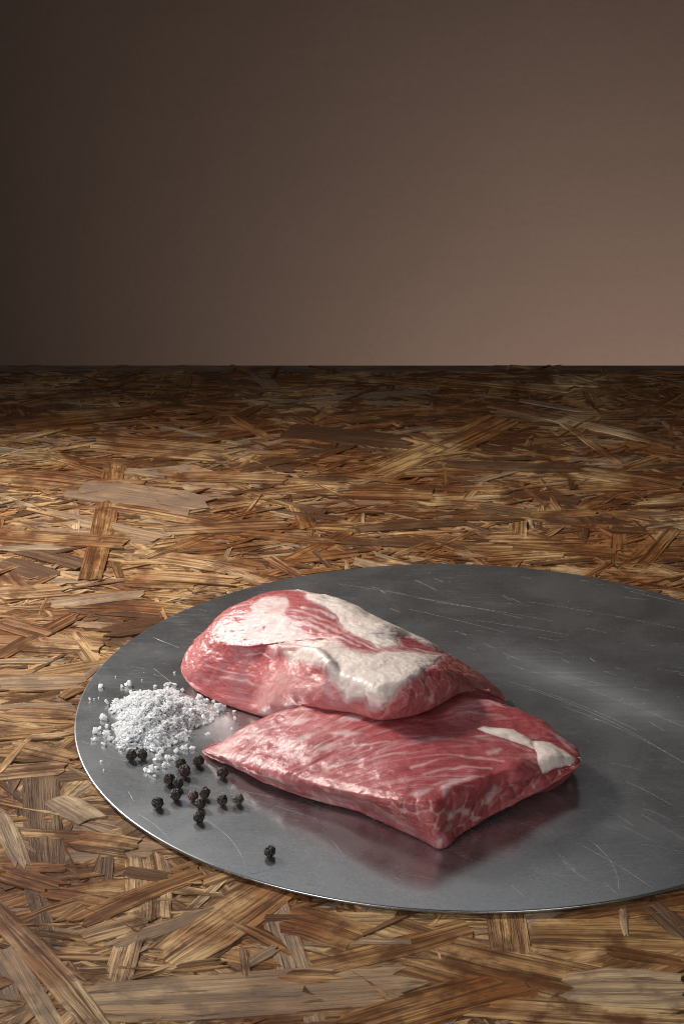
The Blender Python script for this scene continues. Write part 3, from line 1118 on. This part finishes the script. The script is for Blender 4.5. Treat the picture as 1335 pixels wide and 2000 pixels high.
# paleness: left lobes and the front face are paler
pal = polyfield(up, [[(352, 1250), (420, 1240), (400, 1300), (380, 1345), (350, 1320)], PINK], .003, 60, 44)
pale_up = .15 + .7 * sstep(pal, -.003, .006) + .15 * noise(up.V, 60, 61, 2)
fat_sheen_up = np.maximum(fat_sheen_up, .38 * sstep(sheen, -.002, .006) * np.clip(.6 + .8 * noise(up.V, 180, 63, 3), 0, 1))  # front face's whitish sheen, painted in as pale fat colour
side_poly = polyfield(up, [[(864, 1285), (900, 1290), (935, 1308), (950, 1325), (940, 1350), (890, 1356), (835, 1385), (787, 1400), (742, 1407),
                            (700, 1396), (690, 1378), (745, 1380), (780, 1342), (820, 1322), (845, 1298)]], .002, 90, 71)
side_up = sstep(side_poly, -.002, .002) * .8
seam_u, bun_u = bundles(up, side_up, 130, 5, .0002)
me = mesh_np('pork_cut', up.V, up.Q)
fat_sheen_up = np.maximum(fat_sheen_up, .85 * np.maximum(sstep(sd_near, -.0026, .0), sstep(sd_far, -.0022, .0)) * np.clip(.8 + .5 * thin, 0, 1))
fattr(me, 'fat', np.clip(fat_sheen_up, 0, 1))
fattr(me, 'side', side_up)
fattr(me, 'seam', seam_u * .55)
fattr(me, 'bundle', bun_u)
fattr(me, 'pale', np.clip(pale_up, 0, 1))
fattr(me, 'marble', np.full(len(up.V), .35))
vattr(me, 'grain', GU)
root_u = empty('pork_cut', tuple(at(560, 1330, PT)))
root_u.location.z = PT
tag(root_u, 'raw pork cut with thick white fat, leaning on top of the other piece', 'meat', 'raw pork cuts on the steel plate')
INV = Matrix.Translation(-Vector(root_u.location))
o = link('muscle', me, M_MEAT1, root_u)
o.matrix_parent_inverse = INV
o['label'] = 'pink muscle with a thin white membrane'
f1 = fat_shell(up, sd_far, 'fat_cap', root_u, .0010, 21)
f1.matrix_parent_inverse = INV
f1['label'] = 'white fat strip along the far edge'
f2 = fat_shell(up, sd_near, 'fat_cap', root_u, .0008, 25, .0004)
f2.matrix_parent_inverse = INV
f2['label'] = 'white fat patch folded over the front edge'

# fat fields of the lower slab --------------------------------------------
PATCH = [(1041, 1446), (1074, 1450), (1099, 1464), (1123, 1483), (1113, 1497), (1085, 1501), (1058, 1508), (1049, 1483), (1042, 1466)]
TAIL = [(933, 1424), (946, 1418), (1002, 1425), (1040, 1448), (1042, 1462), (1010, 1450), (975, 1440), (950, 1433)]
sd_patch = polyfield(low, [PATCH], .0012)
sd_tail = polyfield(low, [TAIL], .0014, 150)
spots = polyfield(low, [[(948, 1469), (962, 1463), (978, 1464), (968, 1471), (952, 1475)],
                        [(655, 1410), (680, 1399), (712, 1402), (700, 1410)], [(640, 1432), (670, 1427), (706, 1432), (680, 1438)],
                        [(575, 1444), (600, 1436), (625, 1428), (600, 1444), (578, 1452)], [(545, 1418), (570, 1408), (620, 1404), (590, 1414)],
                        [(615, 1460), (640, 1450), (660, 1452), (630, 1466)],
                        [(862, 1535), (890, 1525), (915, 1525), (880, 1537), (863, 1556)], [(797, 1553), (820, 1542), (845, 1540), (815, 1556)],
                        [(875, 1585), (888, 1584), (885, 1600), (877, 1602)], [(905, 1583), (918, 1579), (918, 1590), (907, 1592)],
                        [(948, 1560), (962, 1538), (974, 1540), (962, 1552), (956, 1572), (950, 1572)],
                        [(850, 1640), (866, 1632), (868, 1645), (856, 1655)], [(870, 1615), (880, 1612), (876, 1622), (868, 1624)]], .001, 200, 81)
lines_lo = linefield(low, [([(1058, 1422), (1085, 1435), (1122, 1470)], .55), ([(1076, 1418), (1100, 1432), (1126, 1462)], .3),
                           ([(895, 1392), (950, 1394), (985, 1400)], .35), ([(930, 1440), (980, 1446), (1035, 1466)], .5),
                           ([(780, 1437), (840, 1438), (890, 1448), (930, 1448)], .35), ([(800, 1500), (880, 1478), (940, 1480), (980, 1490)], .4),
                           ([(790, 1530), (830, 1512), (900, 1498), (960, 1505)], .45), ([(690, 1490), (760, 1476), (850, 1468)], .35),
                           ([(640, 1500), (720, 1480), (800, 1470)], .3), ([(540, 1395), (600, 1385), (660, 1388)], .3),
                           ([(480, 1440), (530, 1420), (590, 1400)], .3), ([(600, 1480), (680, 1458), (760, 1448)], .3),
                           ([(905, 1352), (950, 1356), (990, 1368)], .35), ([(810, 1545), (860, 1530), (930, 1520)], .45),
                           ([(650, 1530), (660, 1545), (664, 1565)], .3), ([(600, 1525), (612, 1540), (640, 1555), (655, 1570)], .3),
                           ([(480, 1408), (450, 1430), (415, 1452)], .9), ([(720, 1560), (735, 1585), (760, 1600)], .25)])
palepoly = polyfield(low, [[(395, 1459), (491, 1408), (513, 1408), (467, 1438), (451, 1450), (461, 1474), (475, 1493), (436, 1486), (408, 1471)]], .0025, 90, 91)
front = polyfield(low, [[(455, 1490), (520, 1492), (600, 1512), (700, 1540), (800, 1562), (862, 1560), (864, 1657), (780, 1618), (700, 1585), (614, 1563), (530, 1532)]], .002, 90, 95)
sidep = polyfield(low, [[(690, 1552), (760, 1562), (850, 1570), (890, 1555), (935, 1540), (1000, 1528), (1060, 1512), (1125, 1490), (1112, 1508), (1065, 1540), (1010, 1566), (950, 1597), (902, 1628), (864, 1660), (835, 1650), (760, 1610)]], .0025, 90, 99)
side_l = sstep(sidep, -.0015, .0015)
seam_l, bun_l = bundles(low, side_l, 110, 8, .00035)
me = mesh_np('pork_slab', low.V, low.Q)
fl = np.maximum(.6 * sstep(spots, -.0012, .0010), .6 * sstep(lines_lo, -.0006, .0003) * np.clip(.65 + 1.1 * noise(low.V, 140, 39, 3), .05, 1))
fl = np.maximum(fl, .45 * sstep(palepoly, -.002, .003))
skin = polyfield(low, [[(515, 1512), (600, 1546), (700, 1574), (790, 1608), (850, 1652), (835, 1654), (700, 1590), (614, 1568), (530, 1537)]], .002, 90, 103)
fl = np.maximum(fl, .42 * sstep(skin, -.0015, .001) * np.clip(.7 + noise(low.V, 150, 105, 3), 0, 1))
fattr(me, 'fat', np.clip(fl, 0, 1))
fattr(me, 'side', side_l)
fattr(me, 'seam', seam_l)
fattr(me, 'bundle', bun_l)
fattr(me, 'pale', np.clip(.08 + .7 * sstep(palepoly, -.003, .004) + .25 * sstep(front, -.004, .004) + .15 * noise(low.V, 50, 65, 2), 0, 1))
fattr(me, 'marble', np.full(len(low.V), 1.0))
vattr(me, 'grain', GL)
root_l = empty('pork_cut', tuple(at(760, 1500, PT)))
root_l.location.z = PT
tag(root_l, 'flat raw red pork cut with marbled grain lying underneath, nearest the camera', 'meat', 'raw pork cuts on the steel plate')
INVL = Matrix.Translation(-Vector(root_l.location))
o = link('muscle', me, M_MEAT2, root_l)
o.matrix_parent_inverse = INVL
o['label'] = 'deep red muscle with fine white marbling'
f3 = fat_shell(low, np.maximum(sd_patch, sd_tail), 'fat_cap', root_l, .0008, 27, .0003)
f3.matrix_parent_inverse = INVL
f3['label'] = 'cream fat patch at the right tip'


# ------------------------------------------------------------------ salt
def chunk(rng, s, flat=.6):
    """an irregular broken crystal: jittered box with cut corners"""
    bx = np.array([(x, y, z) for x in (-1, 1) for y in (-1, 1) for z in (-1, 1)], float)
    bx *= np.array((s * rng.uniform(.6, 1.3), s * rng.uniform(.5, 1.1), s * flat * rng.uniform(.5, 1.2))) * .5
    bx += np.array([[rng.uniform(-.22, .22) * s for _ in range(3)] for _ in range(8)])
    a, b, c = rng.uniform(-.7, .7), rng.uniform(-.7, .7), rng.uniform(0, 6.28)
    R = np.array(Matrix.Rotation(c, 3, 'Z') @ Matrix.Rotation(a, 3, 'X') @ Matrix.Rotation(b, 3, 'Y'))
    return bx @ R.T


CQ = np.array([(0, 1, 3, 2), (4, 6, 7, 5), (0, 4, 5, 1), (2, 3, 7, 6), (0, 2, 6, 4), (1, 5, 7, 3)])
SR = random.Random(5)
pc_ = at(306, 1406, PT)
sv, sq, of = [], [], 0
RXs, RYs, HH = .0188, .0262, .0075


def pile_r(ang):
    return 1 + .10 * math.sin(3 * ang + 1) + .07 * math.sin(5 * ang + .5) + .06 * math.sin(9 * ang + 2)


for k in range(8000):
    a = SR.uniform(0, 2 * math.pi)
    rr_ = SR.random() ** .5 * 1.08
    if rr_ > .8 and SR.random() < (rr_ - .8) * 2.2: continue
    pr = pile_r(a)
    x = pc_.x + math.cos(a) * rr_ * RXs * pr
    y = pc_.y + math.sin(a) * rr_ * RYs * pr
    top = HH * max(0, 1 - rr_ ** 1.5) * (1 + .25 * math.sin(x * 700) * math.cos(y * 500))
    s = SR.choice([.0006, .0008, .0011, .0013, .0016, .0021])
    z = PT + s * .35 + top * (1 if SR.random() < .6 else SR.random())
    sv.append(chunk(SR, s, .42) + np.array((x, y, z)))
    sq.append(CQ + of)
    of += 8
# smooth mound added under the crystals to lessen the heap's self-shadowing
for i in range(11):
    for j in range(44):
        if i == 10 and j: continue
        a0, rr_ = j / 44 * 2 * math.pi, .80 * (1 - i / 10)
        rr2 = .80 * (1 - (i + 1) / 10)
        a1 = (j + 1) / 44 * 2 * math.pi
        if i == 10: continue
        qd = []
        for (aa, rq) in ((a0, rr_), (a1, rr_), (a1, rr2), (a0, rr2)):
            pr = pile_r(aa)
            qd.append((pc_.x + math.cos(aa) * rq * RXs * pr, pc_.y + math.sin(aa) * rq * RYs * pr,
                       PT + max(.0002, HH * (1 - max(rq, 0) ** 1.5) - .0004 - .0012 * (i == 0))))
        sv.append(np.array(qd))
        sq.append(np.array([(0, 1, 2, 3)]) + of)
        of += 4
me = mesh_np('salt_pile', np.concatenate(sv), np.concatenate(sq), False)
# centre the object at its base
me.transform(Matrix.Translation((-pc_.x, -pc_.y, -PT)))
o = link('salt_pile', me, M_SALT)
o.location = (pc_.x, pc_.y, PT)
tag(o, 'heap of coarse white salt crystals near the left edge of the steel plate', 'salt', kind='stuff')

LOOSE = [
    (350, 117, 38, 'broad loose salt flake behind the pile, above its left shoulder'),
    (310, 132, 20, 'small salt grain just left of the broad flake behind the pile'),
    (272, 70, 10, 'tiny salt grain farthest back on the left behind the pile'),
    (436, 90, 9, 'tiny lone salt grain behind the middle of the pile'),
    (510, 122, 28, 'square salt crystal standing alone behind the pile'),
    (592, 120, 40, 'wide rectangular salt crystal behind the pile, left of a long flat one'),
    (637, 116, 34, 'long flat salt crystal right of the wide rectangular one behind the pile'),
    (180, 132, 20, 'salt grain near the plate rim at the far left, topmost of three'),
    (112, 212, 18, 'salt grain closest to the left plate rim behind the pile'),
    (140, 207, 8, 'speck of salt beside the grain closest to the left plate rim'),
    (168, 200, 10, 'speck of salt between the rim grain and the pile, upper left'),
    (217, 236, 22, 'pointed salt grain touching down left of the upper pile edge'),
    (366, 168, 22, 'upright salt grain against the back edge of the pile'),
    (690, 150, 34, 'chunky salt crystal behind the right shoulder of the pile, upper one'),
    (664, 190, 44, 'big salt cluster between the pile and the chunky crystal behind its right shoulder'),
    (200, 325, 44, 'tall salt cluster left of the pile, topmost of the left group'),
    (215, 382, 22, 'small salt grain under the tall cluster left of the pile'),
    (158, 405, 46, 'large salt cluster nearest the left rim, beside the pile'),
    (140, 455, 30, 'flat salt flake in front of the large cluster nearest the left rim'),
    (215, 425, 46, 'rounded salt cluster left of the pile, middle of the left group'),
    (246, 455, 36, 'salt cluster between the rounded cluster and the front of the pile'),
    (268, 476, 24, 'salt grain at the lower left foot of the pile'),
    (198, 490, 20, 'salt grain alone in front of the left group'),
    (302, 512, 20, 'salt grain just left of the two touching peppercorns'),
    (184, 595, 15, 'tiny salt grain on bare steel far left, farther of two'),
    (198, 648, 14, 'tiny salt grain on bare steel far left, nearer of two'),
    (795, 205, 46, 'large salt cluster right of the pile, toward the upper pork cut'),
    (832, 215, 32, 'salt cluster attached right of the large one near the upper pork cut'),
    (880, 228, 18, 'small salt grain close under the edge of the upper pork cut'),
    (922, 256, 60, 'largest loose salt lump, right of the pile in the pink reflection'),
    (1008, 285, 14, 'tiny salt grain in the pink reflection, farther of the three at the right'),
    (1011, 333, 17, 'tiny salt grain in the pink reflection, middle of the three at the right'),
    (993, 396, 14, 'tiny salt grain in the pink reflection, nearest of the three at the right'),
    (843, 426, 30, 'salt lump alone between the pile and the tip of the lower pork cut'),
    (856, 293, 30, 'salt flake left of the largest loose lump'),
    (812, 283, 26, 'thin salt flake between the pile and the largest loose lump'),
    (776, 291, 16, 'small salt grain at the right flank of the pile'),
    (910, 291, 16, 'small salt grain in front of the largest loose lump'),
    (700, 510, 40, 'salt cluster in front of the pile, left half of a curved pair'),
    (742, 512, 34, 'salt cluster in front of the pile, right half of a curved pair'),
    (650, 537, 22, 'upright salt grain in front of the pile, left of the curved pair'),
    (516, 518, 44, 'salt lump at the front foot of the pile, right of the two touching peppercorns'),
    (552, 535, 40, 'salt cluster in front of the pile, head of a trailing tail of grains'),
    (535, 572, 46, 'salt cluster in front of the pile, end of the trailing tail of grains'),
    (602, 577, 38, 'salt cluster left half of a bow-tie shape behind the peppercorns'),
    (634, 573, 34, 'salt cluster right half of a bow-tie shape behind the peppercorns'),
    (584, 618, 40, 'wedge shaped salt crystal in front of the bow-tie cluster'),
    (530, 632, 24, 'small salt grain right of the nearest salt cluster'),
    (490, 650, 44, 'salt cluster nearest to the camera among the loose salt'),
    (458, 655, 18, 'small salt grain left of the nearest salt cluster'),
    (517, 688, 18, 'nearest salt grain of all, in front of the nearest cluster'),
    (466, 681, 12, 'speck of salt in front left of the nearest cluster'),
    (470, 575, 24, 'salt grain tucked behind the right one of the touching peppercorns'),
    (638, 42, 12, 'lone thin salt grain far behind the pile, near the upper pork cut')]
for (cx, cy, sz, lab) in LOOSE:
    px, py = 140 + cx / 3.179, 1300 + cy / 3.179
    s = sz / 3.179 / 4480.0
    c = at(px, py, PT + s * .3)
    cnt = 1 if sz < 24 else (3 if sz < 36 else 6)
    if sz > 50: cnt = 9
    vv, qq, of = [], [], 0
    for i in range(cnt):
        cs = s * (1.0 if cnt == 1 else SR.uniform(.38, .62))
        ox, oy = (0, 0) if cnt == 1 else (SR.uniform(-.36, .36) * s, SR.uniform(-.36, .36) * s)
        ch = chunk(SR, cs, .7)
        lift = -ch[:, 2].min() + (0 if i < 4 else s * .25)
        vv.append(ch + np.array((ox, oy, lift)))
        qq.append(CQ + of)
        of += 8
    o = link('salt_crystal', mesh_np('salt_crystal', np.concatenate(vv), np.concatenate(qq), False), M_SALT)
    o.location = (c.x, c.y, PT)
    tag(o, lab, 'salt crystal', 'loose salt crystals scattered round the pile')

# ------------------------------------------------------------------ peppercorns
PEP = [
    (370, 555, 36, 0, 'left one of two touching black peppercorns at the front of the salt pile'),
    (440, 550, 32, 0, 'right one of two touching black peppercorns at the front of the salt pile'),
    (785, 590, 37, 0, 'black peppercorn closest to the left tip of the lower pork cut, behind the others'),
    (675, 612, 35, 0, 'dark brown peppercorn touching the back of a larger black one, right of the salt wedge'),
    (702, 655, 38, 0, 'large black peppercorn in front of the dark brown one it touches'),
    (607, 705, 37, 0, 'large wrinkled black peppercorn, left of a close pair in the middle of the scatter'),
    (662, 730, 33, 0, 'smaller black peppercorn, right of a close pair in the middle of the scatter'),
    (935, 662, 36, 0, 'black peppercorn alone beside the front edge of the lower pork cut'),
    (648, 802, 36, 0, 'black peppercorn just in front of the close pair in the middle of the scatter'),
    (755, 808, 33, 1, 'reddish brown peppercorn left of a black one it touches'),
    (825, 790, 35, 0, 'black peppercorn touching the right side of the reddish brown one'),
    (798, 858, 33, 0, 'grooved dark peppercorn in front of the reddish brown one'),
    (935, 835, 33, 0, 'dark peppercorn just left of the pale grey-brown one'),
    (1033, 830, 35, 2, 'pale grey-brown peppercorn at the right end of the scatter'),
    (534, 852, 36, 0, 'black peppercorn standing alone at the left side of the scatter'),
    (790, 940, 35, 0, 'black peppercorn at the near end of the short row below the reddish brown one'),
    (1228, 1153, 34, 0, 'single black peppercorn far from the rest, near the front rim of the plate')]
bm = bmesh.new()
bmesh.ops.create_icosphere(bm, subdivisions=5, radius=1)
ICO_V = np.array([v.co[:] for v in bm.verts])
ICO_F = np.array([[v.index for v in f.verts] for f in bm.faces])
bm.free()
for i, (cx, cy, r, kind, lab) in enumerate(PEP):
    px, py = 140 + cx / 3.179, 1300 + cy / 3.179
    R = r / 3.179 / 4500.0
    c = at(px, py, PT + R * .95)
    P = ICO_V + i * 13.7
    wv = P + np.stack([noise(P, 1.6, 40 + i), noise(P, 1.6, 50 + i), noise(P, 1.6, 60 + i)], 1) * .35
    ridge = 1 - np.abs(noise(wv, 2.3, 5 + i, 1)) * 1.0
    ridge2 = 1 - np.abs(noise(wv, 4.6, 9 + i, 1))
    h = np.clip(.62 * ridge ** 3 + .38 * ridge2 ** 3, 0, 1)
    rad = R * (.86 + .34 * (h - .4) + .05 * noise(P, 1.2, 70 + i))
    V = ICO_V * rad[:, None]
    me = mesh_np('peppercorn', V, ICO_F)
    fattr(me, 'ridge', h)
    o = link('peppercorn', me, (M_PEP, M_PEP_BR, M_PEP_GR)[kind])
    o.location = (c.x, c.y, PT - V[:, 2].min() - .00003)
    tag(o, lab, 'peppercorn', 'peppercorns scattered on the steel plate')
